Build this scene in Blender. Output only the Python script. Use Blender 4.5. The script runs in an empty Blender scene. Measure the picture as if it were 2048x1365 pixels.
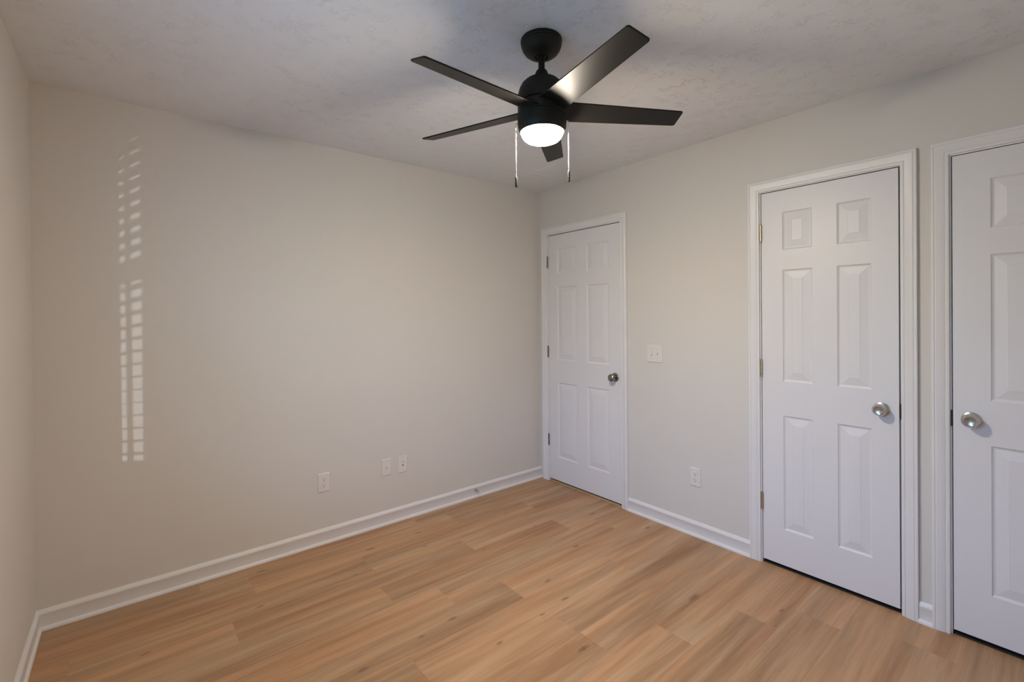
import bpy, bmesh, math, random
from mathutils import Vector, Matrix

# ------------------------------------------------------------------ scene, camera, light
sc = bpy.context.scene
C = sc.collection
PI = math.pi
H = 2.44            # ceiling height
W = 3.0565          # room width, far wall runs from x=-W to x=0 at y=0
YR = -3.62          # rear wall
F, PX, PY = 933.05, 1024.0, 636.73
cam_pos = Vector((-2.72271, -2.94579, 1.38550))

def cam_axes(y, p, r):
    fwd = Vector((math.sin(y)*math.cos(p), math.cos(y)*math.cos(p), math.sin(p)))
    right = Vector((math.cos(y), -math.sin(y), 0))
    up = right.cross(fwd)
    return right*math.cos(r)+up*math.sin(r), up*math.cos(r)-right*math.sin(r), fwd

r_, u_, f_ = cam_axes(0.686706, -0.0050756, -0.0090548)
cd = bpy.data.cameras.new('camera')
cam = bpy.data.objects.new('camera', cd)
C.objects.link(cam)
cd.sensor_fit = 'HORIZONTAL'
cd.sensor_width = 36.0
cd.lens = F/2048*36.0
cd.shift_y = (PY-682.5)/2048
cd.clip_start = 0.02
m = Matrix((r_, u_, -f_)).transposed().to_4x4()
m.translation = cam_pos
cam.matrix_world = m
sc.camera = cam

sc.view_settings.view_transform = 'Standard'
sc.view_settings.look = 'None'
sc.view_settings.gamma = 1.0
sc.view_settings.use_curve_mapping = False
sc.view_settings.exposure = 0.0
sc.cycles.use_denoising = True
sc.cycles.max_bounces = 12
sc.cycles.diffuse_bounces = 8
sc.cycles.sample_clamp_indirect = 6.0

LAMP_STRENGTH = 425.0
LAMP_COLOR = (1.0, 0.878, 0.725)
SKY_STRENGTH = 30.5
SKY_COLOR = (0.213, 0.503, 1.0)
GROUND_COLOR = (0.021, 0.10, 0.142)
GLINT_STRENGTH = 560

world = bpy.data.worlds.new('sky')
sc.world = world
world.use_nodes = True
wn, wl = world.node_tree.nodes, world.node_tree.links
wn.clear()
wo = wn.new('ShaderNodeOutputWorld')
bg = wn.new('ShaderNodeBackground')
tc = wn.new('ShaderNodeTexCoord')
sx = wn.new('ShaderNodeSeparateXYZ')
rp = wn.new('ShaderNodeValToRGB')
mr = wn.new('ShaderNodeMapRange')
mr.inputs['From Min'].default_value = -1
mr.inputs['From Max'].default_value = 1
rp.color_ramp.elements[0].position = 0.53
rp.color_ramp.elements[0].color = (*GROUND_COLOR, 1)
rp.color_ramp.elements[1].position = 0.63
rp.color_ramp.elements[1].color = (*SKY_COLOR, 1)
wl.new(tc.outputs['Generated'], sx.inputs[0])
wl.new(sx.outputs['Z'], mr.inputs['Value'])
wl.new(mr.outputs[0], rp.inputs[0])
wl.new(rp.outputs[0], bg.inputs['Color'])
bg.inputs['Strength'].default_value = SKY_STRENGTH
wl.new(bg.outputs[0], wo.inputs[0])

# low daylight reflected from outdoors, grazing through the blinds onto the far wall
sd = bpy.data.lights.new('outdoor_glint', 'SPOT')
sd.energy = GLINT_STRENGTH
sd.shadow_soft_size = 0.012
sd.spot_size = math.radians(34)
sd.spot_blend = 0.3
sd.color = (0.85, 0.93, 1.0)
so = bpy.data.objects.new('outdoor_glint', sd)
C.objects.link(so)
so.location = (-4.21, -6.9, 0.91)
so.rotation_euler = (Vector((-3.1, -1.8, 1.3))-so.location).to_track_quat('-Z', 'Y').to_euler()

# window opening in the left wall
WY0, WY1, WZ0, WZ1 = -2.25, -1.35, 0.71, 2.02
WT = 0.12
pd = bpy.data.lights.new('window_portal', 'AREA')
pd.shape = 'RECTANGLE'
pd.size = WZ1-WZ0
pd.size_y = WY1-WY0
pd.cycles.is_portal = True
po = bpy.data.objects.new('window_portal', pd)
C.objects.link(po)
po.location = (-W-WT-0.02, (WY0+WY1)/2, (WZ0+WZ1)/2)
po.rotation_euler = (0, -PI/2, 0)

# ------------------------------------------------------------------ helpers
def finish(name, bm, mat, parent=None, smooth=False, bevel=0, recalc=True, shade_angle=None):
    if recalc:
        bmesh.ops.recalc_face_normals(bm, faces=bm.faces)
    if smooth:
        for f in bm.faces:
            f.smooth = True
        ang = shade_angle or math.radians(35)
        for e in bm.edges:
            if len(e.link_faces) == 2 and e.calc_face_angle(0) > ang:
                e.smooth = False
    me = bpy.data.meshes.new(name)
    bm.to_mesh(me)
    bm.free()
    o = bpy.data.objects.new(name, me)
    me.materials.append(mat)
    C.objects.link(o)
    if parent:
        o.parent = parent
    if bevel:
        b = o.modifiers.new('bevel', 'BEVEL')
        b.width = bevel
        b.segments = 2
        b.limit_method = 'ANGLE'
    return o

def tag(o, label=None, cat=None, group=None, kind=None):
    if label: o['label'] = label
    if cat: o['category'] = cat
    if group: o['group'] = group
    if kind: o['kind'] = kind
    return o

def empty(name, loc=(0, 0, 0), rot=(0, 0, 0)):
    o = bpy.data.objects.new(name, None)
    o.empty_display_size = 0.05
    C.objects.link(o)
    o.location = loc
    o.rotation_euler = rot
    return o

def box(bm, x0, x1, y0, y1, z0, z1):
    vs = [bm.verts.new((x, y, z)) for x in (x0, x1) for y in (y0, y1) for z in (z0, z1)]
    for a in ((0, 1, 3, 2), (4, 6, 7, 5), (0, 4, 5, 1), (2, 3, 7, 6), (0, 2, 6, 4), (1, 5, 7, 3)):
        bm.faces.new([vs[i] for i in a])

def lathe(bm, prof, n=64, mat=None):
    """prof: list of (r, z); revolved about z; mat maps the result."""
    mat = mat or Matrix()
    rings = []
    for r, z in prof:
        if r < 1e-6:
            rings.append([bm.verts.new(mat @ Vector((0, 0, z)))])
        else:
            rings.append([bm.verts.new(mat @ Vector((r*math.cos(2*PI*i/n), r*math.sin(2*PI*i/n), z))) for i in range(n)])
    for a, b in zip(rings[:-1], rings[1:]):
        for i in range(n):
            j = (i+1) % n
            if len(a) == 1 and len(b) == 1:
                continue
            if len(a) == 1:
                bm.faces.new((a[0], b[i], b[j]))
            elif len(b) == 1:
                bm.faces.new((a[i], b[0], a[j]))
            else:
                bm.faces.new((a[i], b[i], b[j], a[j]))

def cyl(bm, r, z0, z1, n=24, mat=None):
    lathe(bm, [(0, z0), (r, z0), (r, z1), (0, z1)], n, mat)

def tube(bm, pts, r, n=10):
    pts = [Vector(p) for p in pts]
    rings = []
    for i, p in enumerate(pts):
        d = (pts[min(i+1, len(pts)-1)]-pts[max(i-1, 0)]).normalized()
        a = d.orthogonal().normalized()
        b = d.cross(a)
        rings.append([bm.verts.new(p+a*r*math.cos(2*PI*k/n)+b*r*math.sin(2*PI*k/n)) for k in range(n)])
    for a, b in zip(rings[:-1], rings[1:]):
        for k in range(n):
            bm.faces.new((a[k], a[(k+1) % n], b[(k+1) % n], b[k]))
    bm.faces.new(rings[0])
    bm.faces.new(rings[-1][::-1])

def sweep(bm, path, prof, frame, closed_prof=True):
    """path: list of (origin, axis_u, axis_v) sections; prof: list of (u, v)."""
    rings = [[bm.verts.new(o+au*u+av*v) for u, v in prof] for o, au, av in path]
    n = len(prof)
    for a, b in zip(rings[:-1], rings[1:]):
        for k in range(n):
            bm.faces.new((a[k], a[(k+1) % n], b[(k+1) % n], b[k]))
    bm.faces.new(rings[0])
    bm.faces.new(rings[-1][::-1])

# ------------------------------------------------------------------ materials
def new_mat(name, color, rough=0.5, metal=0.0, spec=0.5):
    mt = bpy.data.materials.new(name)
    mt.use_nodes = True
    b = mt.node_tree.nodes['Principled BSDF']
    b.inputs['Base Color'].default_value = (*color, 1)
    b.inputs['Roughness'].default_value = rough
    b.inputs['Metallic'].default_value = metal
    b.inputs['Specular IOR Level'].default_value = spec
    return mt, mt.node_tree.nodes, mt.node_tree.links, b

def add_bump(nodes, links, b, scale, strength, dist, detail=4, ramp=None, coord='Object', distortion=0):
    t = nodes.new('ShaderNodeTexCoord')
    n = nodes.new('ShaderNodeTexNoise')
    n.inputs['Scale'].default_value = scale
    n.inputs['Detail'].default_value = detail
    n.inputs['Distortion'].default_value = distortion
    links.new(t.outputs[coord], n.inputs['Vector'])
    src = n.outputs['Fac']
    if ramp:
        r = nodes.new('ShaderNodeValToRGB')
        r.color_ramp.elements[0].position = ramp[0]
        r.color_ramp.elements[1].position = ramp[1]
        links.new(src, r.inputs[0])
        src = r.outputs[0]
    bp = nodes.new('ShaderNodeBump')
    bp.inputs['Strength'].default_value = strength
    bp.inputs['Distance'].default_value = dist
    links.new(src, bp.inputs['Height'])
    links.new(bp.outputs[0], b.inputs['Normal'])
    return bp

def tone_noise(nodes, links, b, color, scale, amt):
    t = nodes.new('ShaderNodeTexCoord')
    n = nodes.new('ShaderNodeTexNoise')
    n.inputs['Scale'].default_value = scale
    n.inputs['Detail'].default_value = 3
    links.new(t.outputs['Object'], n.inputs['Vector'])
    r = nodes.new('ShaderNodeValToRGB')
    r.color_ramp.elements[0].position = 0.35
    r.color_ramp.elements[1].position = 0.65
    r.color_ramp.elements[0].color = (*[c*(1-amt) for c in color], 1)
    r.color_ramp.elements[1].color = (*[min(1, c*(1+amt)) for c in color], 1)
    links.new(n.outputs['Fac'], r.inputs[0])
    links.new(r.outputs[0], b.inputs['Base Color'])

WALL = (0.618, 0.585, 0.540)
wall_mat, n_, l_, b_ = new_mat('wall_paint', WALL, 0.62, 0, 0.3)
tone_noise(n_, l_, b_, WALL, 1.3, 0.012)
add_bump(n_, l_, b_, 260, 0.10, 0.0006, 3)

CEIL = (0.742, 0.755, 0.772)
ceil_mat, n_, l_, b_ = new_mat('ceiling_texture', CEIL, 0.8, 0, 0.2)
# brush-stomped plaster: thin raised ridges
t = n_.new('ShaderNodeTexCoord')
mp = n_.new('ShaderNodeMapping')
mp.inputs['Scale'].default_value = (1, 1, 1)
l_.new(t.outputs['Object'], mp.inputs[0])
nz = n_.new('ShaderNodeTexNoise'); nz.inputs['Scale'].default_value = 9; nz.inputs['Detail'].default_value = 2
l_.new(mp.outputs[0], nz.inputs['Vector'])
vm = n_.new('ShaderNodeVectorMath'); vm.operation = 'MULTIPLY_ADD'
vm.inputs[1].default_value = (0.16, 0.16, 0.16)
l_.new(nz.outputs['Color'], vm.inputs[0]); l_.new(mp.outputs[0], vm.inputs[2])
nr = n_.new('ShaderNodeTexNoise'); nr.inputs['Scale'].default_value = 33; nr.inputs['Detail'].default_value = 3
nr.inputs['Roughness'].default_value = 0.6
l_.new(vm.outputs[0], nr.inputs['Vector'])
# ridge = 1 - |2n-1| sharpened
m1 = n_.new('ShaderNodeMath'); m1.operation = 'MULTIPLY_ADD'; m1.inputs[1].default_value = 2; m1.inputs[2].default_value = -1
m2 = n_.new('ShaderNodeMath'); m2.operation = 'ABSOLUTE'
rr = n_.new('ShaderNodeValToRGB')
rr.color_ramp.elements[0].position = 0.0; rr.color_ramp.elements[0].color = (1, 1, 1, 1)
rr.color_ramp.elements[1].position = 0.11; rr.color_ramp.elements[1].color = (0, 0, 0, 1)
l_.new(nr.outputs['Fac'], m1.inputs[0]); l_.new(m1.outputs[0], m2.inputs[0]); l_.new(m2.outputs[0], rr.inputs[0])
nm = n_.new('ShaderNodeTexNoise'); nm.inputs['Scale'].default_value = 14; nm.inputs['Detail'].default_value = 2
l_.new(mp.outputs[0], nm.inputs['Vector'])
rm = n_.new('ShaderNodeValToRGB'); rm.color_ramp.elements[0].position = 0.48; rm.color_ramp.elements[1].position = 0.6
l_.new(nm.outputs['Fac'], rm.inputs[0])
mm = n_.new('ShaderNodeMath'); mm.operation = 'MULTIPLY'
l_.new(rr.outputs[0], mm.inputs[0]); l_.new(rm.outputs[0], mm.inputs[1])
bp1 = n_.new('ShaderNodeBump'); bp1.inputs['Strength'].default_value = 0.6; bp1.inputs['Distance'].default_value = 0.0031
l_.new(mm.outputs[0], bp1.inputs['Height']); l_.new(bp1.outputs[0], b_.inputs['Normal'])

TRIM = (0.71, 0.69, 0.68)
trim_mat, n_, l_, b_ = new_mat('white_trim_paint', TRIM, 0.38, 0, 0.45)
tone_noise(n_, l_, b_, TRIM, 6, 0.01)
door_mat, n_, l_, b_ = new_mat('white_door_paint', (0.69, 0.67, 0.675), 0.42, 0, 0.45)
# fine embossed wood grain of a moulded door
t = n_.new('ShaderNodeTexCoord'); mp = n_.new('ShaderNodeMapping'); mp.inputs['Scale'].default_value = (60, 420, 14)
nz = n_.new('ShaderNodeTexNoise'); nz.inputs['Scale'].default_value = 1; nz.inputs['Detail'].default_value = 2
bp1 = n_.new('ShaderNodeBump'); bp1.inputs['Strength'].default_value = 0.10; bp1.inputs['Distance'].default_value = 0.0008
l_.new(t.outputs['Object'], mp.inputs[0]); l_.new(mp.outputs[0], nz.inputs['Vector'])
l_.new(nz.outputs['Fac'], bp1.inputs['Height']); l_.new(bp1.outputs[0], b_.inputs['Normal'])

plate_mat, n_, l_, b_ = new_mat('white_plastic', (0.68, 0.64, 0.605), 0.35, 0, 0.5)
tone_noise(n_, l_, b_, (0.68, 0.64, 0.605), 40, 0.006)
slot_mat, n_, l_, b_ = new_mat('dark_slot', (0.02, 0.018, 0.016), 0.6)
add_bump(n_, l_, b_, 300, 0.1, 0.0003)

black_mat, n_, l_, b_ = new_mat('matte_black_metal', (0.015, 0.0122, 0.0098), 0.50, 0, 0.20)
add_bump(n_, l_, b_, 600, 0.12, 0.0003)
blade_mat, n_, l_, b_ = new_mat('black_blade', (0.009, 0.008, 0.007), 0.40, 0, 0.20)
t = n_.new('ShaderNodeTexCoord'); mp = n_.new('ShaderNodeMapping'); mp.inputs['Scale'].default_value = (12, 260, 12)
nz = n_.new('ShaderNodeTexNoise'); nz.inputs['Scale'].default_value = 1; nz.inputs['Detail'].default_value = 3
bp1 = n_.new('ShaderNodeBump'); bp1.inputs['Strength'].default_value = 0.12; bp1.inputs['Distance'].default_value = 0.0005
l_.new(t.outputs['Object'], mp.inputs[0]); l_.new(mp.outputs[0], nz.inputs['Vector'])
l_.new(nz.outputs['Fac'], bp1.inputs['Height']); l_.new(bp1.outputs[0], b_.inputs['Normal'])

nickel_mat, n_, l_, b_ = new_mat('satin_nickel', (0.56, 0.55, 0.54), 0.24, 1.0)
add_bump(n_, l_, b_, 500, 0.04, 0.0002)
dark_nickel_mat, n_, l_, b_ = new_mat('dark_nickel', (0.30, 0.275, 0.25), 0.20, 1.0)
add_bump(n_, l_, b_, 500, 0.04, 0.0002)
grey_hinge_mat, n_, l_, b_ = new_mat('dull_grey_hinge', (0.16, 0.155, 0.14), 0.4, 0.8)
add_bump(n_, l_, b_, 300, 0.1, 0.0003)
brass_mat, n_, l_, b_ = new_mat('worn_brass', (0.52, 0.43, 0.29), 0.35, 0.85)
tone_noise(n_, l_, b_, (0.52, 0.43, 0.29), 60, 0.12)
chain_mat, n_, l_, b_ = new_mat('bright_chain', (0.85, 0.84, 0.82), 0.2, 1.0)
add_bump(n_, l_, b_, 900, 0.05, 0.0002)

lens_mat = bpy.data.materials.new('lit_lens'); lens_mat.use_nodes = True
n_, l_ = lens_mat.node_tree.nodes, lens_mat.node_tree.links
n_.clear()
o_ = n_.new('ShaderNodeOutputMaterial'); e_ = n_.new('ShaderNodeEmission')
e_.inputs['Color'].default_value = (*LAMP_COLOR, 1); e_.inputs['Strength'].default_value = LAMP_STRENGTH
l_.new(e_.outputs[0], o_.inputs[0])

glass_mat = bpy.data.materials.new('window_glass'); glass_mat.use_nodes = True
n_, l_ = glass_mat.node_tree.nodes, glass_mat.node_tree.links
n_.clear()
o_ = n_.new('ShaderNodeOutputMaterial'); mx = n_.new('ShaderNodeMixShader')
tr = n_.new('ShaderNodeBsdfTransparent'); gl = n_.new('ShaderNodeBsdfGlossy'); gl.inputs['Roughness'].default_value = 0.02
mx.inputs[0].default_value = 0.06
l_.new(tr.outputs[0], mx.inputs[1]); l_.new(gl.outputs[0], mx.inputs[2]); l_.new(mx.outputs[0], o_.inputs[0])

# floor: vinyl oak planks; tone/offset per plank come from mesh attributes
floor_mat, n_, l_, b_ = new_mat('oak_plank_floor', (0.4, 0.26, 0.15), 0.42, 0, 0.4)
def N(t, **k):
    x = n_.new(t)
    for a, v in k.items(): setattr(x, a, v)
    return x
def math2(op, a, b=None, c=None):
    x = N('ShaderNodeMath', operation=op)
    for i, s in enumerate((a, b, c)):
        if s is None: continue
        if isinstance(s, (int, float)): x.inputs[i].default_value = s
        else: l_.new(s, x.inputs[i])
    return x.outputs[0]
tc = N('ShaderNodeTexCoord')
at = N('ShaderNodeAttribute', attribute_name='plank_seed')
tn = N('ShaderNodeAttribute', attribute_name='plank_tone')
off = N('ShaderNodeVectorMath', operation='MULTIPLY_ADD')
off.inputs[1].default_value = (1, 1, 1)
sv = N('ShaderNodeVectorMath', operation='SCALE'); sv.inputs['Scale'].default_value = 37.0
l_.new(at.outputs['Color'], sv.inputs[0])
l_.new(tc.outputs['Object'], off.inputs[0]); l_.new(sv.outputs[0], off.inputs[2])
def grain(sxy, detail, dist, rough=0.55):
    mp = N('ShaderNodeMapping'); mp.inputs['Scale'].default_value = sxy
    l_.new(off.outputs[0], mp.inputs[0])
    g = N('ShaderNodeTexNoise'); g.inputs['Scale'].default_value = 1
    g.inputs['Detail'].default_value = detail; g.inputs['Distortion'].default_value = dist
    g.inputs['Roughness'].default_value = rough
    l_.new(mp.outputs[0], g.inputs['Vector'])
    return g.outputs['Fac']
broad = grain((0.9, 13, 1), 2, 0.5)
mid = grain((2.2, 48, 1), 4, 0.9, 0.6)
fine = grain((7, 260, 1), 3, 0.2)
v = math2('MULTIPLY', broad, 0.54)
v = math2('MULTIPLY_ADD', mid, 0.33, v)
v = math2('MULTIPLY_ADD', fine, 0.13, v)
v = math2('ADD', v, math2('MULTIPLY_ADD', tn.outputs['Fac'], 0.17, -0.085))
ramp = N('ShaderNodeValToRGB')
els = ramp.color_ramp.elements
els[0].position = 0.27; els[0].color = (0.218, 0.116, 0.057, 1)
els[1].position = 0.74; els[1].color = (0.550, 0.362, 0.228, 1)
e = els.new(0.42); e.color = (0.335, 0.188, 0.100, 1)
e = els.new(0.56); e.color = (0.440, 0.270, 0.155, 1)
l_.new(v, ramp.inputs[0])
# greyish / reddish drift inside a plank
hue = grain((0.7, 6, 1), 1, 0.3)
hr = N('ShaderNodeValToRGB')
hr.color_ramp.elements[0].position = 0.38; hr.color_ramp.elements[0].color = (0.95, 0.985, 0.985, 1)
hr.color_ramp.elements[1].position = 0.62; hr.color_ramp.elements[1].color = (1.06, 0.985, 0.90, 1)
l_.new(hue, hr.inputs[0])
mc = N('ShaderNodeMix', data_type='RGBA', blend_type='MULTIPLY'); mc.inputs[0].default_value = 1
l_.new(ramp.outputs[0], mc.inputs[6]); l_.new(hr.outputs[0], mc.inputs[7])
# knots: elongated dark spots
KNOTS = [(-1.593, -1.118, 1.3), (-1.089, -1.346, 1.2), (-1.307, -0.249, 1.2), (-1.625, -0.255, 1.6), (-1.526, -1.383, 1),
         (-2.027, -1.155, 1.3), (-0.702, -0.389, 0.8), (-0.677, -0.665, 0.8), (-1.108, -0.695, 0.7), (-1.047, -1.179, 1.2),
         (-1.76, -1.134, 0.9), (-1.258, -1.363, 0.8), (-1.359, -0.435, 1), (-1.279, -1.633, 1.6), (-0.388, -2.059, 1),
         (-0.604, -1.745, 2.2), (-0.134, -1.157, 1.4), (-2.178, -0.1, 1.2), (-1.797, -0.469, 0.7), (-2.253, -0.445, 1),
         (-2.686, -0.488, 1), (-0.241, -0.784, 1.5), (-0.667, -1.023, 1.3)]
wob = N('ShaderNodeTexNoise'); wob.inputs['Scale'].default_value = 45
l_.new(tc.outputs['Object'], wob.inputs['Vector'])
wv = N('ShaderNodeVectorMath', operation='MULTIPLY_ADD'); wv.inputs[1].default_value = (0.012, 0.012, 0)
l_.new(wob.outputs['Color'], wv.inputs[0]); l_.new(tc.outputs['Object'], wv.inputs[2])
ks = None
for kx, ky, s in KNOTS:
    sb = N('ShaderNodeVectorMath', operation='SUBTRACT'); sb.inputs[1].default_value = (kx+0.006, ky+0.006, 0)
    l_.new(wv.outputs[0], sb.inputs[0])
    ml = N('ShaderNodeVectorMath', operation='MULTIPLY'); ml.inputs[1].default_value = (1/(0.020*s), 1/(0.0062*s), 0)
    l_.new(sb.outputs[0], ml.inputs[0])
    ln = N('ShaderNodeVectorMath', operation='LENGTH'); l_.new(ml.outputs[0], ln.inputs[0])
    g = N('ShaderNodeMapRange'); g.interpolation_type = 'SMOOTHSTEP'
    g.inputs['From Min'].default_value = 0.25; g.inputs['From Max'].default_value = 1.5
    g.inputs['To Min'].default_value = 0.62; g.inputs['To Max'].default_value = 0.0
    l_.new(ln.outputs['Value'], g.inputs['Value'])
    ks = g.outputs[0] if ks is None else math2('MAXIMUM', ks, g.outputs[0])
kc = N('ShaderNodeMix', data_type='RGBA', blend_type='MIX')
kc.inputs[7].default_value = (0.10, 0.055, 0.03, 1)
l_.new(ks, kc.inputs[0]); l_.new(mc.outputs[2], kc.inputs[6])
l_.new(kc.outputs[2], b_.inputs['Base Color'])
bp1 = N('ShaderNodeBump'); bp1.inputs['Strength'].default_value = 0.10; bp1.inputs['Distance'].default_value = 0.0006
l_.new(mid, bp1.inputs['Height']); l_.new(bp1.outputs[0], b_.inputs['Normal'])
rg = N('ShaderNodeMapRange'); rg.inputs['To Min'].default_value = 0.38; rg.inputs['To Max'].default_value = 0.52
l_.new(mid, rg.inputs['Value']); l_.new(rg.outputs[0], b_.inputs['Roughness'])

# ------------------------------------------------------------------ shell
def wall_panel(name, mapf, us, vs, holes, thick, mat, label):
    """mapf(u, v, d) -> world point, d = depth away from the room; holes as (u0,u1,v0,v1)."""
    bm = bmesh.new()
    us = sorted(set(us)); vs = sorted(set(vs))
    V = {}
    def vert(i, j, d):
        k = (i, j, d)
        if k not in V:
            V[k] = bm.verts.new(mapf(us[i], vs[j], thick*d))
        return V[k]
    solid = {}
    for i in range(len(us)-1):
        for j in range(len(vs)-1):
            cu, cv = (us[i]+us[i+1])/2, (vs[j]+vs[j+1])/2
            solid[i, j] = not any(h[0] < cu < h[1] and h[2] < cv < h[3] for h in holes)
    for (i, j), s in solid.items():
        if not s: continue
        for d in (0, 1):
            bm.faces.new([vert(i, j, d), vert(i+1, j, d), vert(i+1, j+1, d), vert(i, j+1, d)])
        for (di, dj, a, b) in ((-1, 0, (i, j), (i, j+1)), (1, 0, (i+1, j), (i+1, j+1)), (0, -1, (i, j), (i+1, j)), (0, 1, (i, j+1), (i+1, j+1))):
            if not solid.get((i+di, j+dj), False):
                bm.faces.new([vert(*a, 0), vert(*b, 0), vert(*b, 1), vert(*a, 1)])
    o = finish(name, bm, mat)
    tag(o, label, kind='structure')
    return o

XB = 0.95   # back of the closets behind the right-hand wall
# door openings: (left leaf edge y, right leaf edge y)
DOORS = [(-0.1085, -0.8545), (-1.819, -2.4165), (-2.5975, -3.3075)]
GAP = 0.0035
GAPS = [(0.002, 0.002, 0.006), (0.0035, 0.0065, 0.005), (0.0035, 0.0035, 0.0035)]   # left, right, top
DTOP = 2.048
holes = [(d[1]-0.020, d[0]+0.020, -0.01, DTOP+0.022) for d in DOORS]
us = [YR, 0.0] + [h[0] for h in holes] + [h[1] for h in holes]
vs = [0.0, H] + [holes[0][3]]
wall_panel('wall_right', lambda u, v, d: (d, u, v), us, vs, holes, 0.115, wall_mat, 'greige painted wall with three white doors')
wall_panel('wall_far', lambda u, v, d: (u, d, v), [-W-WT, XB], [0, H], [], 0.1, wall_mat, 'long plain greige wall opposite the camera')
wall_panel('wall_left', lambda u, v, d: (-W-d, u, v), [YR, 0, WY0, WY1], [0, H, WZ0, WZ1], [(WY0, WY1, WZ0, WZ1)], WT, wall_mat, 'greige wall at the left edge of the room')
wall_panel('wall_rear', lambda u, v, d: (u, YR-d, v), [-W-WT, XB], [0, H], [], 0.1, wall_mat, 'greige wall behind the camera')
wall_panel('wall_closet', lambda u, v, d: (XB+d, u, v), [YR-0.1, 0.1], [0, H], [], 0.1, wall_mat, 'back wall of the closets behind the doors')

bm = bmesh.new(); box(bm, -W-WT, XB+0.1, YR-0.1, 0.1, H, H+0.08)
tag(finish('ceiling', bm, ceil_mat), 'textured off-white ceiling', kind='structure')

# floor planks (one mesh; per-face attributes)
rows = [0.1, 0.05, -0.13, -0.31, -0.49, -0.67, -0.85, -1.03, -1.213, -1.395, -1.558, -1.738]
while rows[-1] > YR-0.1:
    rows.append(rows[-1]-0.18)
rows[-1] = YR-0.1
fixed = {4: -1.155, 5: -0.525, 7: -1.24, 8: -1.855, 9: -1.225, 10: -1.215}
tones = {(4, 0): .30, (4, 1): .62, (5, 0): .28, (5, 1): .60, (7, 0): .42, (7, 1): .78, (8, 0): .25, (8, 1): .66, (9, 0): .70, (9, 1): .28,
         (10, 0): .40, (10, 1): .60}
rnd = random.Random(11)
bm = bmesh.new()
ls = bm.faces.layers.float_vector.new('plank_seed')
lt = bm.faces.layers.float.new('plank_tone')
L = 1.22
for r in range(len(rows)-1):
    y1, y0 = rows[r], rows[r+1]
    j = fixed.get(r, -L*rnd.random())
    js = []
    x = j
    while x > -W-WT: x -= L
    while x < XB+0.1:
        js.append(x); x += L
    js.append(x)
    for a, b in zip(js[:-1], js[1:]):
        x0, x1 = max(a, -W-WT), min(b, XB+0.1)
        if x1-x0 < 1e-4: continue
        g = 0.0004
        vs_ = [bm.verts.new(p) for p in ((x0, y0, 0), (x1, y0, 0), (x1, y1, 0), (x0, y1, 0))]
        f = bm.faces.new(vs_)
        f[ls] = Vector((rnd.random(), rnd.random(), rnd.random()))
        tkey = (r, 1 if abs(a-j) < 1e-6 else 0)
        tone = tones.get(tkey) if (abs(a-j) < 1e-6 or abs(b-j) < 1e-6) else None
        f[lt] = tone if tone is not None else 0.35+0.35*rnd.random()
        if f.normal.z < 0: f.normal_flip()
# underside slab
vs_ = [bm.verts.new(p) for p in ((-W-WT, YR-.1, -.08), (-W-WT, .1, -.08), (XB+.1, .1, -.08), (XB+.1, YR-.1, -.08))]
f = bm.faces.new(vs_)
tops = [bm.verts.new(p) for p in ((-W-WT, YR-.1, 0), (-W-WT, .1, 0), (XB+.1, .1, 0), (XB+.1, YR-.1, 0))]
for i in range(4):
    bm.faces.new((vs_[i], vs_[(i+1) % 4], tops[(i+1) % 4], tops[i]))
for f in bm.faces:
    f.normal_update()
    if abs(f.normal.z) > .5 and f.verts[0].co.z > -.01 and f.normal.z < 0: f.normal_flip()
tag(finish('floor', bm, floor_mat, recalc=False), 'oak-look vinyl plank floor', kind='structure')

# baseboards with quarter-round shoe: profile (out, up)
BASE = [(0, 0), (0.019, 0), (0.019, 0.006), (0.0175, 0.012), (0.0135, 0.0165), (0.0105, 0.018), (0.0105, 0.068), (0.0125, 0.071),
        (0.0125, 0.076), (0.010, 0.083), (0.006, 0.089), (0.004, 0.093), (0, 0.093)]
def base_run(bm, p0, p1, out, mitre0=0, mitre1=0):
    p0, p1, out = Vector(p0), Vector(p1), Vector(out)
    d = (p1-p0).normalized(); up = Vector((0, 0, 1))
    sweep(bm, [(p0, out+d*mitre0, up), (p1, out-d*mitre1, up)], BASE, None)
bm = bmesh.new(); base_run(bm, (-W, 0, 0), (-0.0, 0, 0), (0, -1, 0), 1, 0.0)
tag(finish('baseboard_far', bm, trim_mat, smooth=True), 'white baseboard along the far wall', kind='structure')
bm = bmesh.new(); base_run(bm, (-W, YR, 0), (-W, 0, 0), (1, 0, 0), 0, 1)
tag(finish('baseboard_left', bm, trim_mat, smooth=True), 'white baseboard along the left wall', kind='structure')

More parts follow.
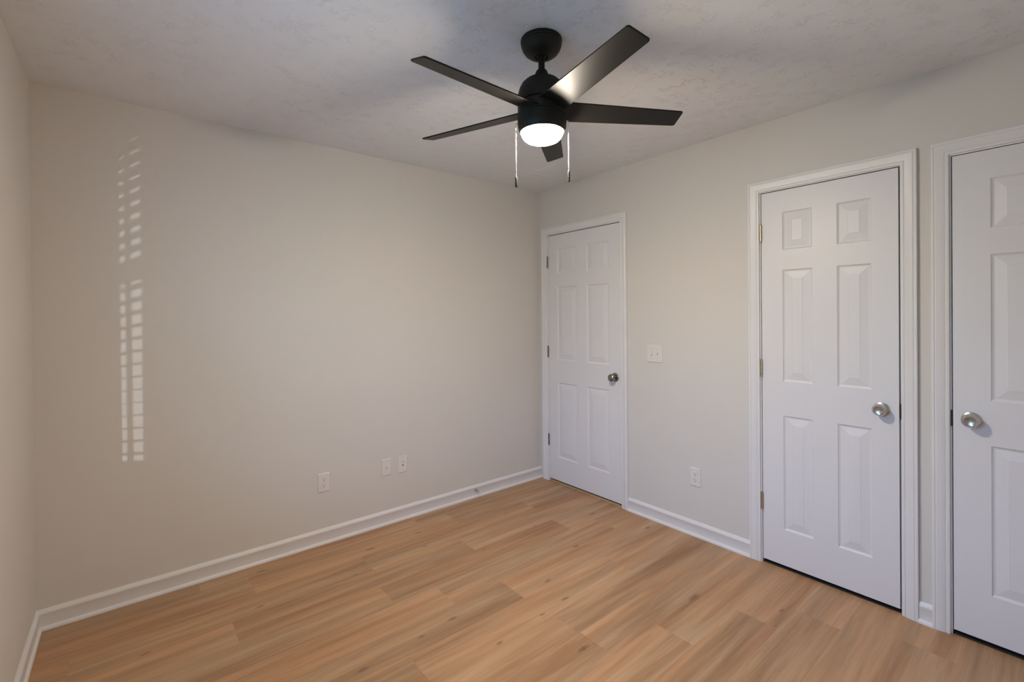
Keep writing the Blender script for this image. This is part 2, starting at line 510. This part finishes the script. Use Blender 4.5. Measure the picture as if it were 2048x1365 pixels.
# casings, jambs: profile across width (0 = inner edge) and thickness
CW = 0.0575
CAS = [(0, 0), (0, 0.0095), (0.003, 0.0115), (0.010, 0.0115), (0.0125, 0.0095), (0.016, 0.0125), (0.030, 0.0150), (0.042, 0.0170),
       (0.046, 0.0148), (0.0485, 0.0172), (0.0555, 0.0172), (CW, 0.0155), (CW, 0)]
REV = 0.006
def casing(bm, y0, y1, zt):
    """y0 > y1, inner edges; legs plus mitred head."""
    X = Vector((-1, 0, 0))
    sec = [(Vector((0, y0, 0)), Vector((0, 1, 0)), X), (Vector((0, y0, zt)), Vector((0, 1, 1)), X),
           (Vector((0, y1, zt)), Vector((0, -1, 1)), X), (Vector((0, y1, 0)), Vector((0, -1, 0)), X)]
    sweep(bm, sec, CAS, None)
dark = slot_mat
case_edges = []
for i, (ya, yb) in enumerate(DOORS):
    ja, jb, jz = ya+GAPS[i][0], yb-GAPS[i][1], DTOP+GAPS[i][2]
    bm = bmesh.new()
    rv = 0.0 if i == 0 else REV
    ci0, ci1 = ja+REV, jb-(0.001 if i == 0 else 0.0035 if i == 1 else REV)
    casing(bm, ci0, ci1, DTOP+GAP+REV)
    case_edges.append((ci0+CW, ci1-CW))
    # jamb boards and door stop
    for (a, b) in ((ja, ja+0.018), (jb-0.018, jb)):
        box(bm, 0.0, 0.115, a, b, 0, jz+0.018)
    box(bm, 0.0, 0.115, jb, ja, jz, jz+0.018)
    box(bm, 0.040, 0.052, ja-0.012, ja, 0, jz)
    box(bm, 0.040, 0.052, jb, jb+0.012, 0, jz)
    box(bm, 0.040, 0.052, jb, ja, jz-0.012, jz)
    tr_ = finish('trim_%d' % (i+1), bm, trim_mat, smooth=True)
    tag(tr_, ('white casing around the corner door', 'white casing around the middle door', 'white casing around the right-hand door')[i], kind='structure')
    if i > 0:
        bm = bmesh.new()
        if i == 1: box(bm, -0.0012, 0.030, jb-0.0035, jb+0.0012, 0.895, 0.965)
        else: box(bm, -0.0012, 0.030, ja-0.0012, ja+0.0035, 0.895, 0.965)
        finish('strike_plate', bm, slot_mat, tr_)['label'] = 'dark metal strike plate'

bm = bmesh.new()
base_run(bm, (0, case_edges[0][1]+0.002, 0), (0, case_edges[1][0]-0.002, 0), (-1, 0, 0))
base_run(bm, (0, case_edges[1][1]+0.001, 0), (0, case_edges[2][0]-0.001, 0), (-1, 0, 0))
base_run(bm, (0, case_edges[2][1]-0.001, 0), (0, YR, 0), (-1, 0, 0))
tag(finish('baseboard_right', bm, trim_mat, smooth=True), 'white baseboard between the doors', kind='structure')
bm = bmesh.new(); base_run(bm, (-W, YR, 0), (0, YR, 0), (0, 1, 0), 1, 1)
tag(finish('baseboard_rear', bm, trim_mat, smooth=True), 'white baseboard behind the camera', kind='structure')

# dark sheet in the two closets: shade under the doors put into its colour
gap_shade_mat, n_, l_, b_ = new_mat('under_door_shade', (0.03, 0.022, 0.018), 0.95)
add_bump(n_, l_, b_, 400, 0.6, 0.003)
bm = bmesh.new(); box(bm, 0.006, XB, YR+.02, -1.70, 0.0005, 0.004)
tag(finish('floor_closet_shade', bm, gap_shade_mat), 'dark sheet painted as the shade under the closet doors', kind='structure')

# flooring reducer under the corner door
thr_mat, n_, l_, b_ = new_mat('oak_reducer', (0.46, 0.29, 0.17), 0.45)
tone_noise(n_, l_, b_, (0.46, 0.29, 0.17), 30, 0.08)
bm = bmesh.new()
prof = [(0.0, 0.0), (0.0, 0.002), (0.012, 0.007), (0.05, 0.008), (0.05, 0.0)]
rings = [[bm.verts.new((u, y, v)) for u, v in prof] for y in (DOORS[0][0]+GAP, DOORS[0][1]-GAP)]
for k in range(5): bm.faces.new((rings[0][k], rings[0][(k+1) % 5], rings[1][(k+1) % 5], rings[1][k]))
bm.faces.new(rings[0]); bm.faces.new(rings[1])
tag(finish('trim_4', bm, thr_mat), 'thin oak threshold strip under the corner door', kind='structure')

# ------------------------------------------------------------------ doors
PZ = [(0.215, 0.833), (1.018, 1.620), (1.727, 1.931)]
RINGS = [(0.0, 0.0), (0.003, 0.0035), (0.009, 0.0065), (0.013, 0.0065), (0.017, 0.0058), (0.046, 0.0012), (0.0475, 0.0)]
def door(idx, ya, yb, pys, zbot, hinge_left, label, hinge_mat, knob_y, knob_mat, knob_kind):
    XF = 0.001
    bm = bmesh.new()
    ys = sorted([ya, yb] + [p for q in pys for p in q])
    zs = sorted([zbot, DTOP] + [p for q in PZ for p in q])
    V = {}
    def v(y, z, x=XF):
        k = (round(y, 5), round(z, 5), round(x, 5))
        if k not in V: V[k] = bm.verts.new((x, y, z))
        return V[k]
    for i in range(len(ys)-1):
        for j in range(len(zs)-1):
            y0, y1, z0, z1 = ys[i], ys[i+1], zs[j], zs[j+1]
            isp = any(min(p) <= (y0+y1)/2 <= max(p) for p in pys) and any(p[0] <= (z0+z1)/2 <= p[1] for p in PZ)
            if not isp:
                bm.faces.new((v(y0, z0), v(y1, z0), v(y1, z1), v(y0, z1)))
                continue
            prev = None
            for ins, dep in RINGS:
                r = [v(y0+ins, z0+ins, XF+dep), v(y1-ins, z0+ins, XF+dep), v(y1-ins, z1-ins, XF+dep), v(y0+ins, z1-ins, XF+dep)]
                if prev:
                    for k in range(4):
                        bm.faces.new((prev[k], prev[(k+1) % 4], r[(k+1) % 4], r[k]))
                prev = r
            bm.faces.new(prev)
    # back and edges
    yl, yh = min(ya, yb), max(ya, yb)
    fy = [y for y in ys]; fz = [z for z in zs]
    XK = XF+0.035
    c = [bm.verts.new((XK, y, z)) for y, z in ((yl, zbot), (yh, zbot), (yh, DTOP), (yl, DTOP))]
    bm.faces.new(c)
    bm.faces.new([v(y, zbot) for y in fy] + [c[1], c[0]])
    bm.faces.new([v(y, DTOP) for y in fy] + [c[2], c[3]])
    bm.faces.new([v(yl, z) for z in fz] + [c[3], c[0]])
    bm.faces.new([v(yh, z) for z in fz] + [c[2], c[1]])
    d = finish('door_%d' % idx, bm, door_mat)
    tag(d, label, kind='structure')
    # hinges: knuckles on the room side
    hy = (ya+GAP/2) if hinge_left else (yb-GAP/2)
    for hz in (1.832, 1.083, 0.345):
        bm = bmesh.new()
        n = 5; hh = 0.089
        for k in range(n):
            z0 = hz-hh/2+k*hh/n
            cyl(bm, 0.0058, z0+0.0006, z0+hh/n-0.0006, 16, Matrix.Translation((-0.0052, hy, 0)))
        cyl(bm, 0.0046, hz-hh/2, hz+hh/2, 12, Matrix.Translation((-0.0052, hy, 0)))
        for s in (-1, 1):
            lathe(bm, [(0.0058, 0), (0.0056, s*0.002), (0.003, s*0.0045), (0, s*0.005)], 16, Matrix.Translation((-0.0052, hy, hz+s*hh/2)))
        box(bm, -0.003, 0.028, hy-0.0012, hy+0.0012, hz-hh/2, hz+hh/2)
        finish('hinge', bm, hinge_mat, d, smooth=True)['label'] = 'dull grey hinge' if hinge_mat is grey_hinge_mat else 'worn brass hinge'
    # knob: axis along -x
    M = Matrix.Translation((XF, knob_y, 0.932)) @ Matrix.Rotation(-PI/2, 4, 'Y')
    bm = bmesh.new()
    if knob_kind == 'ball':
        lathe(bm, [(0.0125, 0.006), (0.0125, 0.020), (0.016, 0.027), (0.023, 0.032), (0.0268, 0.040), (0.0275, 0.047), (0.0255, 0.055),
                   (0.019, 0.0605), (0.010, 0.0625), (0, 0.063)], 48, M)
    else:
        lathe(bm, [(0.0125, 0.006), (0.0125, 0.020), (0.0165, 0.024), (0.0255, 0.0275), (0.0285, 0.033), (0.0282, 0.040), (0.0250, 0.050),
                   (0.0195, 0.0575), (0.0175, 0.0590), (0.0160, 0.0585), (0.0140, 0.0560), (0.008, 0.0545), (0, 0.054)], 48, M)
    k = finish('knob', bm, knob_mat, d, smooth=True)
    k['label'] = 'dark nickel round knob' if knob_kind == 'ball' else 'satin silver dished knob'
    bm = bmesh.new()
    lathe(bm, [(0.0, 0), (0.0315, 0), (0.0325, 0.002), (0.0315, 0.005), (0.025, 0.0085), (0.015, 0.0095), (0.0125, 0.0095), (0.0, 0.0095)], 48, M)
    finish('rosette', bm, knob_mat, k, smooth=True)
    return d

door(1, *DOORS[0], [(-0.214, -0.427), (-0.533, -0.746)], 0.022, True, 'six-panel white door in the far corner, grey hinges and dark knob',
     grey_hinge_mat, -0.801, dark_nickel_mat, 'ball')
door(2, *DOORS[1], [(-1.926, -2.068), (-2.176, -2.316)], 0.022, True, 'narrow six-panel white door with brass hinges, middle of the three',
     brass_mat, -2.351, nickel_mat, 'dish')
door(3, *DOORS[2], [(-2.712, -2.902), (-3.003, -3.193)], 0.023, False, 'six-panel white door cut off by the right picture edge',
     brass_mat, -2.654, nickel_mat, 'dish')

# ------------------------------------------------------------------ window in the left wall with blinds
bm = bmesh.new()
yc = (WY0+WY1)/2
fx0, fx1 = -W-0.10, -W-0.06
for a in ((WY0, WY0+0.035, WZ0, WZ1), (WY1-0.035, WY1, WZ0, WZ1), (WY0, WY1, WZ0, WZ0+0.04), (WY0, WY1, WZ1-0.04, WZ1), (WY0, WY1, 1.39, 1.43)):
    box(bm, fx0, fx1, *a)
box(bm, -W-0.088, -W-0.074, -1.922, -1.906, WZ0, WZ1)
win = tag(finish('window_1', bm, trim_mat), 'white window frame in the left wall', kind='structure')
bm = bmesh.new(); box(bm, -W-0.083, -W-0.079, WY0+.02, WY1-.02, WZ0+.02, WZ1-.02)
finish('window_glass', bm, glass_mat, win)
bm = bmesh.new()
box(bm, -W-0.05, -W+0.03, WY0-0.05, WY1+0.05, WZ0-0.02, WZ0)
for (a, b, c_, d_) in ((WY0-0.06, WY0, WZ0, WZ1+0.06), (WY1, WY1+0.06, WZ0, WZ1+0.06), (WY0, WY1, WZ1, WZ1+0.06), (WY0-0.05, WY1+0.05, WZ0-0.08, WZ0-0.02)):
    box(bm, -W, -W+0.016, a, b, c_, d_)
finish('window_sill', bm, trim_mat, win)
bl = tag(empty('window_blind', (-W-0.028, yc, WZ1)), 'white slatted blind hanging in the left-wall window', 'blind')
bm = bmesh.new()
box(bm, -0.025, 0.025, -(WY1-WY0)/2+.005, (WY1-WY0)/2-.005, -0.045, 0)
finish('headrail', bm, plate_mat, bl)
bm = bmesh.new()
zz = -0.075
tilt = math.radians(3)
while zz > -(WZ1-WZ0)+0.05:
    hw = 0.024
    a = Vector((-hw*math.cos(tilt), 0, -hw*math.sin(tilt))); b = -a
    y0, y1 = -(WY1-WY0)/2+.008, (WY1-WY0)/2-.008
    vs_ = []
    for t_ in (0, .003):
        for p in (a, b):
            for y in (y0, y1):
                vs_.append(bm.verts.new((p.x, y, p.z+zz+t_)))
    for q in ((0, 1, 3, 2), (4, 6, 7, 5), (0, 4, 5, 1), (2, 3, 7, 6), (0, 2, 6, 4), (1, 5, 7, 3)):
        bm.faces.new([vs_[i] for i in q])
    zz -= 0.047
finish('slats', bm, plate_mat, bl)
bm = bmesh.new()
box(bm, -0.02, 0.02, -(WY1-WY0)/2+.008, (WY1-WY0)/2-.008, -(WZ1-WZ0)+0.005, -(WZ1-WZ0)+0.025)
finish('bottom_rail', bm, plate_mat, bl)

# ------------------------------------------------------------------ ceiling fan
FX, FY = -1.494, -1.639
fan = tag(empty('ceiling_fan', (FX, FY, H)), 'black five-blade ceiling fan with a glowing round light', 'ceiling fan')
def fz(prof): return [(r, z-H) for r, z in prof]
def fan_part(name, prof, mat, label=None, n=96):
    bm = bmesh.new(); lathe(bm, fz(prof), n)
    o = finish(name, bm, mat, fan, smooth=True)
    if label: o['label'] = label
    return o
fan_part('canopy', [(0, 2.4399), (0.076, 2.4399), (0.0785, 2.437), (0.0790, 2.432), (0.0785, 2.4265), (0.0768, 2.4245), (0.0768, 2.4225), (0.0778, 2.4205),
                    (0.0760, 2.412), (0.0718, 2.402), (0.0645, 2.391), (0.054, 2.3825), (0.042, 2.3765), (0.032, 2.374), (0.0275, 2.3738),
                    (0.0255, 2.375), (0.0245, 2.382), (0.0, 2.384)], black_mat)
fan_part('downrod', [(0, 2.39), (0.020, 2.388), (0.0225, 2.383), (0.020, 2.376), (0.0125, 2.374), (0.0122, 2.316), (0, 2.316)], black_mat)
fan_part('coupling', [(0.0125, 2.327), (0.0155, 2.3255), (0.0205, 2.320), (0.0255, 2.308), (0.0300, 2.294), (0.0325, 2.287), (0, 2.287)], black_mat)
fan_part('motor_housing', [(0, 2.291), (0.034, 2.2905), (0.050, 2.287), (0.065, 2.279), (0.077, 2.267), (0.0855, 2.251), (0.0905, 2.232), (0.0928, 2.212),
                           (0.0932, 2.1945), (0.0905, 2.1925), (0, 2.1925)], black_mat)
fan_part('blade_hub', [(0, 2.1915), (0.0905, 2.1915), (0.0926, 2.1895), (0.0926, 2.1515), (0.0905, 2.1495), (0, 2.1495)], black_mat)
fan_part('light_housing', [(0, 2.1488), (0.0905, 2.1488), (0.0932, 2.1465), (0.0932, 2.118), (0.0925, 2.108), (0.0900, 2.098), (0.0862, 2.0890), (0.0835, 2.0855),
                           (0.0815, 2.0875), (0, 2.092)], black_mat)
fan_part('light_lens', [(0, 2.0915), (0.0805, 2.0885), (0.0795, 2.0810), (0.0765, 2.0725), (0.0710, 2.0640), (0.0620, 2.0565), (0.0480, 2.0505), (0.025, 2.0465), (0, 2.0455)],
         lens_mat, 'glowing white round lens')

A0, PITCH, ZB = 0.664, -0.26, 2.170
R1, R2, W1, W2, WR1, WR2 = 0.551, 0.554, 0.062, 0.021, 0.060, 0.053
for k in range(5):
    a = A0+k*2*PI/5
    bm = bmesh.new()
    # outline in (r, v)
    r0 = 0.060
    def edge(rt, wt, wr, r): return wr+(wt-wr)*(r-0.09)/(rt-0.09)
    c1, c2 = (R1, W1), (R2, -W2)
    out = [(r0, edge(R1, W1, WR1, r0)*0.96)]
    # rounded tip corners
    def rnd_corner(P, A, B, rad, n=5):
        P, A, B = Vector(P), Vector(A), Vector(B)
        p0 = P+(A-P).normalized()*rad; p1 = P+(B-P).normalized()*rad
        return [tuple((1-t)**2*p0+2*t*(1-t)*P+t*t*p1) for t in [i/n for i in range(n+1)]]
    s1 = (0.2, edge(R1, W1, WR1, 0.2)); s2 = (0.2, -edge(R2, W2, WR2, 0.2))
    out += rnd_corner(c1, s1, c2, 0.010)
    out += rnd_corner(c2, c1, s2, 0.010)
    out += [(r0, -edge(R2, W2, WR2, r0)*0.96)]
    th = 0.0055
    top = [bm.verts.new((r, v_, th/2)) for r, v_ in out]
    bot = [bm.verts.new((r, v_, -th/2)) for r, v_ in out]
    bm.faces.new(top); bm.faces.new(bot[::-1])
    for i in range(len(out)):
        j = (i+1) % len(out)
        bm.faces.new((top[i], bot[i], bot[j], top[j]))
    o = finish('blade', bm, blade_mat, fan, bevel=0.0012)
    o.location = (0, 0, ZB-H)
    o.rotation_euler = (Matrix.Rotation(a, 3, 'Z') @ Matrix.Rotation(PITCH, 3, 'X')).to_euler()

def pull_chain(ang, ztop, zfob, zend):
    d = Vector((math.cos(ang), math.sin(ang), 0))
    bm = bmesh.new()
    rr_ = 0.1005
    # little spout on the housing
    tube(bm, [d*0.090+Vector((0, 0, ztop-H)), d*0.099+Vector((0, 0, ztop-H))], 0.0028, 10)
    z = ztop-0.003
    while z > zfob:
        bmesh.ops.create_icosphere(bm, subdivisions=1, radius=0.00165, matrix=Matrix.Translation(d*rr_+Vector((0, 0, z-H))))
        z -= 0.0040
    tube(bm, [d*rr_+Vector((0, 0, ztop-H)), d*rr_+Vector((0, 0, zfob-H))], 0.0006, 6)
    ch = finish('pull_chain', bm, chain_mat, fan, smooth=True)
    ch['label'] = 'bright beaded pull chain'
    bm = bmesh.new()
    lathe(bm, [(0, zfob-H+.001), (0.0030, zfob-H+.001), (0.0042, zfob-H-.002), (0.0045, zfob-H-.006), (0.0045, zend-H+.003), (0.0035, zend-H), (0, zend-H)], 20,
          Matrix.Translation(d*rr_))
    fo = finish('pull_fob', bm, black_mat, ch, smooth=True)
    fo['label'] = 'black cylindrical fob'
pull_chain(math.radians(143), 2.118, 1.915, 1.876)
pull_chain(math.radians(-42), 2.128, 1.937, 1.896)

# ------------------------------------------------------------------ plates on walls
def frame(wall, pos, z):
    """empty at the plate centre; local x = right, local y = out of wall, local z = up."""
    if wall == 'far': return (pos, 0, z), (0, 0, PI)       # local +y -> -y world
    return (0, pos, z), (0, 0, PI/2)                       # local +y -> -x world
def plate_body(w, h, t=0.0055):
    bm = bmesh.new()
    e = 0.004
    o0 = [(-w/2, -h/2), (w/2, -h/2), (w/2, h/2), (-w/2, h/2)]
    r0 = [bm.verts.new((x, 0.0, z)) for x, z in o0]
    r1 = [bm.verts.new((x, t*0.45, z)) for x, z in o0]
    r2 = [bm.verts.new((x*(1-2*e/w), t, z*(1-2*e/h))) for x, z in o0]
    for a, b in ((r0, r1), (r1, r2)):
        for k in range(4): bm.faces.new((a[k], a[(k+1) % 4], b[(k+1) % 4], b[k]))
    bm.faces.new(r0); bm.faces.new(r2)
    return bm
RY = Matrix.Rotation(-PI/2, 4, 'X')   # lathe z -> local +y
def screw(parent, x, z, y=0.0055):
    bm = bmesh.new(); lathe(bm, [(0, 0), (0.0032, 0), (0.0030, 0.0008), (0, 0.0011)], 16, Matrix.Translation((x, y-0.0002, z)) @ RY)
    box(bm, x-0.0026, x+0.0026, y+0.0008, y+0.0010, z-0.0004, z+0.0004)
    return finish('screw', bm, screw_mat, parent, smooth=True)
screw_mat, n_, l_, b_ = new_mat('painted_screw', (0.55, 0.53, 0.50), 0.4, 0.2)
tone_noise(n_, l_, b_, (0.55, 0.53, 0.50), 200, 0.05)

def outlet(wall, pos, z, label):
    loc, rot = frame(wall, pos, z)
    r = tag(empty('electrical_outlet', loc, rot), label, 'outlet', 'duplex outlets on the walls')
    p = finish('cover_plate', plate_body(0.072, 0.116), plate_mat, r, bevel=0.0008)
    for s in (1, -1):
        bm = bmesh.new()
        zc = s*0.0195; R = 0.0172
        pts = []
        for i in range(32):
            th = 2*PI*i/32
            x, z_ = R*math.cos(th), R*math.sin(th)
            z_ = max(-0.0135, min(0.0135, z_))
            pts.append((x, z_+zc))
        a = [bm.verts.new((x, 0.004, z_)) for x, z_ in pts]
        b = [bm.verts.new((x, 0.0075, z_)) for x, z_ in pts]
        for i in range(32): bm.faces.new((a[i], a[(i+1) % 32], b[(i+1) % 32], b[i]))
        bm.faces.new(b)
        f_ = finish('receptacle', bm, plate_mat, r, bevel=0.0005)
        bm = bmesh.new()
        box(bm, -0.0077, -0.0055, 0.0070, 0.0077, zc+0.0005, zc+0.0090)
        box(bm, 0.0055, 0.0077, 0.0070, 0.0077, zc+0.0012, zc+0.0082)
        lathe(bm, [(0, 0), (0.0028, 0), (0.0028, 0.0007), (0, 0.0007)], 16, Matrix.Translation((0, 0.0070, zc-0.0072)) @ RY)
        finish('slots', bm, slot_mat, f_)['label'] = 'dark prong slots'
        # rim of the receptacle opening
    screw(r, 0, 0)
    return r
outlet('far', -1.812, 0.3735, 'white duplex outlet on the long wall, left of two smaller plates')
outlet('right', -1.4175, 0.3675, 'white duplex outlet between the corner door and the middle door')

loc, rot = frame('far', -1.4055, 0.381)
r = tag(empty('phone_jack_plate', loc, rot), 'white wall plate with a single light jack in its middle', 'wall plate', 'communication plates on the long wall')
finish('cover_plate', plate_body(0.070, 0.114), plate_mat, r, bevel=0.0008)
bm = bmesh.new(); lathe(bm, [(0, 0), (0.0070, 0), (0.0070, 0.003), (0.0058, 0.004), (0.0050, 0.0025), (0, 0.0025)], 20, Matrix.Translation((0, 0.0050, -0.006)) @ RY)
finish('jack', bm, screw_mat, r, smooth=True)
screw(r, 0, 0.041); screw(r, 0, -0.041)

loc, rot = frame('far', -1.2885, 0.379)
r = tag(empty('coax_plate', loc, rot), 'white wall plate with a dark coaxial hole, nearest the corner door', 'wall plate', 'communication plates on the long wall')
finish('cover_plate', plate_body(0.070, 0.116), plate_mat, r, bevel=0.0008)
bm = bmesh.new(); lathe(bm, [(0, 0), (0.0050, 0), (0.0050, 0.0012), (0, 0.0012)], 20, Matrix.Translation((0, 0.0053, -0.008)) @ RY)
finish('coax_port', bm, slot_mat, r)['label'] = 'black round port'
bm = bmesh.new(); lathe(bm, [(0, 0), (0.0052, 0), (0.0050, 0.005), (0.0035, 0.006), (0, 0.0052)], 20, Matrix.Translation((0, 0.0050, 0.016)) @ RY)
finish('jack', bm, screw_mat, r, smooth=True)
screw(r, 0, 0.042); screw(r, 0, -0.042)

loc, rot = frame('right', -1.1335, 1.1215)
r = tag(empty('light_switch', loc, rot), 'white double toggle switch plate beside the corner door', 'light switch')
finish('cover_plate', plate_body(0.117, 0.118), plate_mat, r, bevel=0.0008)
for s, up in ((-1, 1), (1, -1)):
    x = s*0.023
    bm = bmesh.new()
    box(bm, x-0.0052, x+0.0052, 0.0045, 0.0058, -0.012, 0.012)
    sl = finish('toggle_slot', bm, screw_mat, r)
    bm = bmesh.new()
    vs_ = []
    for (yy, zc, hw, hh) in ((0.003, 0, 0.0036, 0.0065), (0.017, up*0.0085, 0.0030, 0.0028)):
        vs_.append([bm.verts.new((x+dx*hw, yy, zc+dz*hh)) for dx, dz in ((-1, -1), (1, -1), (1, 1), (-1, 1))])
    for k in range(4): bm.faces.new((vs_[0][k], vs_[0][(k+1) % 4], vs_[1][(k+1) % 4], vs_[1][k]))
    bm.faces.new(vs_[0]); bm.faces.new(vs_[1])
    finish('toggle', bm, plate_mat, r, bevel=0.0006)
    screw(r, x, 0.030); screw(r, x, -0.030)

# ------------------------------------------------------------------ spring door stop on the far baseboard
ds = tag(empty('door_stop', (-0.690, -0.0105, 0.055)), 'small metal door stop with white tip on the baseboard', 'door stop')
MD = Matrix.Rotation(PI/2, 4, 'X')   # z -> -y
bm = bmesh.new(); lathe(bm, [(0, 0), (0.0125, 0), (0.0120, 0.003), (0.0085, 0.010), (0.0060, 0.022), (0.0045, 0.026), (0, 0.026)], 24, MD)
finish('base', bm, nickel_mat, ds, smooth=True)
bm = bmesh.new(); lathe(bm, [(0, 0.024), (0.0035, 0.024), (0.0035, 0.055), (0, 0.055)], 16, MD)
finish('rod', bm, nickel_mat, ds, smooth=True)
bm = bmesh.new(); lathe(bm, [(0, 0.053), (0.0065, 0.053), (0.0078, 0.056), (0.0078, 0.066), (0.0062, 0.071), (0, 0.072)], 24, MD)
finish('rubber_tip', bm, plate_mat, ds, smooth=True)['label'] = 'white rubber tip'

# ------------------------------------------------------------------ ceiling register near the corner
vt = tag(empty('ceiling_vent', (-0.285, -0.475, H)), 'flat painted vent flush with the ceiling by the far corner', 'ceiling vent')
vent_mat = ceil_mat
bm = bmesh.new()
vx, vy, t_ = 0.142, 0.162, 0.004
ix, iy = 0.095, 0.115
o0 = [(-vx, -vy), (vx, -vy), (vx, vy), (-vx, vy)]; o1 = [(-vx+.006, -vy+.006), (vx-.006, -vy+.006), (vx-.006, vy-.006), (-vx+.006, vy-.006)]
i1 = [(-ix, -iy), (ix, -iy), (ix, iy), (-ix, iy)]
ra = [bm.verts.new((x, y, 0)) for x, y in o0]; rb = [bm.verts.new((x, y, -t_)) for x, y in o1]
rc = [bm.verts.new((x, y, -t_)) for x, y in i1]; rd = [bm.verts.new((x, y, -0.0005)) for x, y in i1]
for a, b in ((ra, rb), (rb, rc), (rc, rd)):
    for k in range(4): bm.faces.new((a[k], a[(k+1) % 4], b[(k+1) % 4], b[k]))
bm.faces.new(rd)
finish('vent_frame', bm, vent_mat, vt)
bm = bmesh.new()
n = 11
for k in range(n):
    yk = -iy+0.012+k*(2*iy-0.024)/(n-1)
    vs_ = [bm.verts.new(p) for p in ((-ix, yk-.008, -.0006), (ix, yk-.008, -.0006), (ix, yk+.007, -.0036), (-ix, yk+.007, -.0036),
                                      (-ix, yk-.008, -.0001), (ix, yk-.008, -.0001), (ix, yk+.007, -.0031), (-ix, yk+.007, -.0031))]
    for q in ((0, 1, 2, 3), (4, 5, 6, 7), (0, 1, 5, 4), (2, 3, 7, 6), (0, 3, 7, 4), (1, 2, 6, 5)):
        bm.faces.new([vs_[i] for i in q])
finish('louvers', bm, vent_mat, vt)
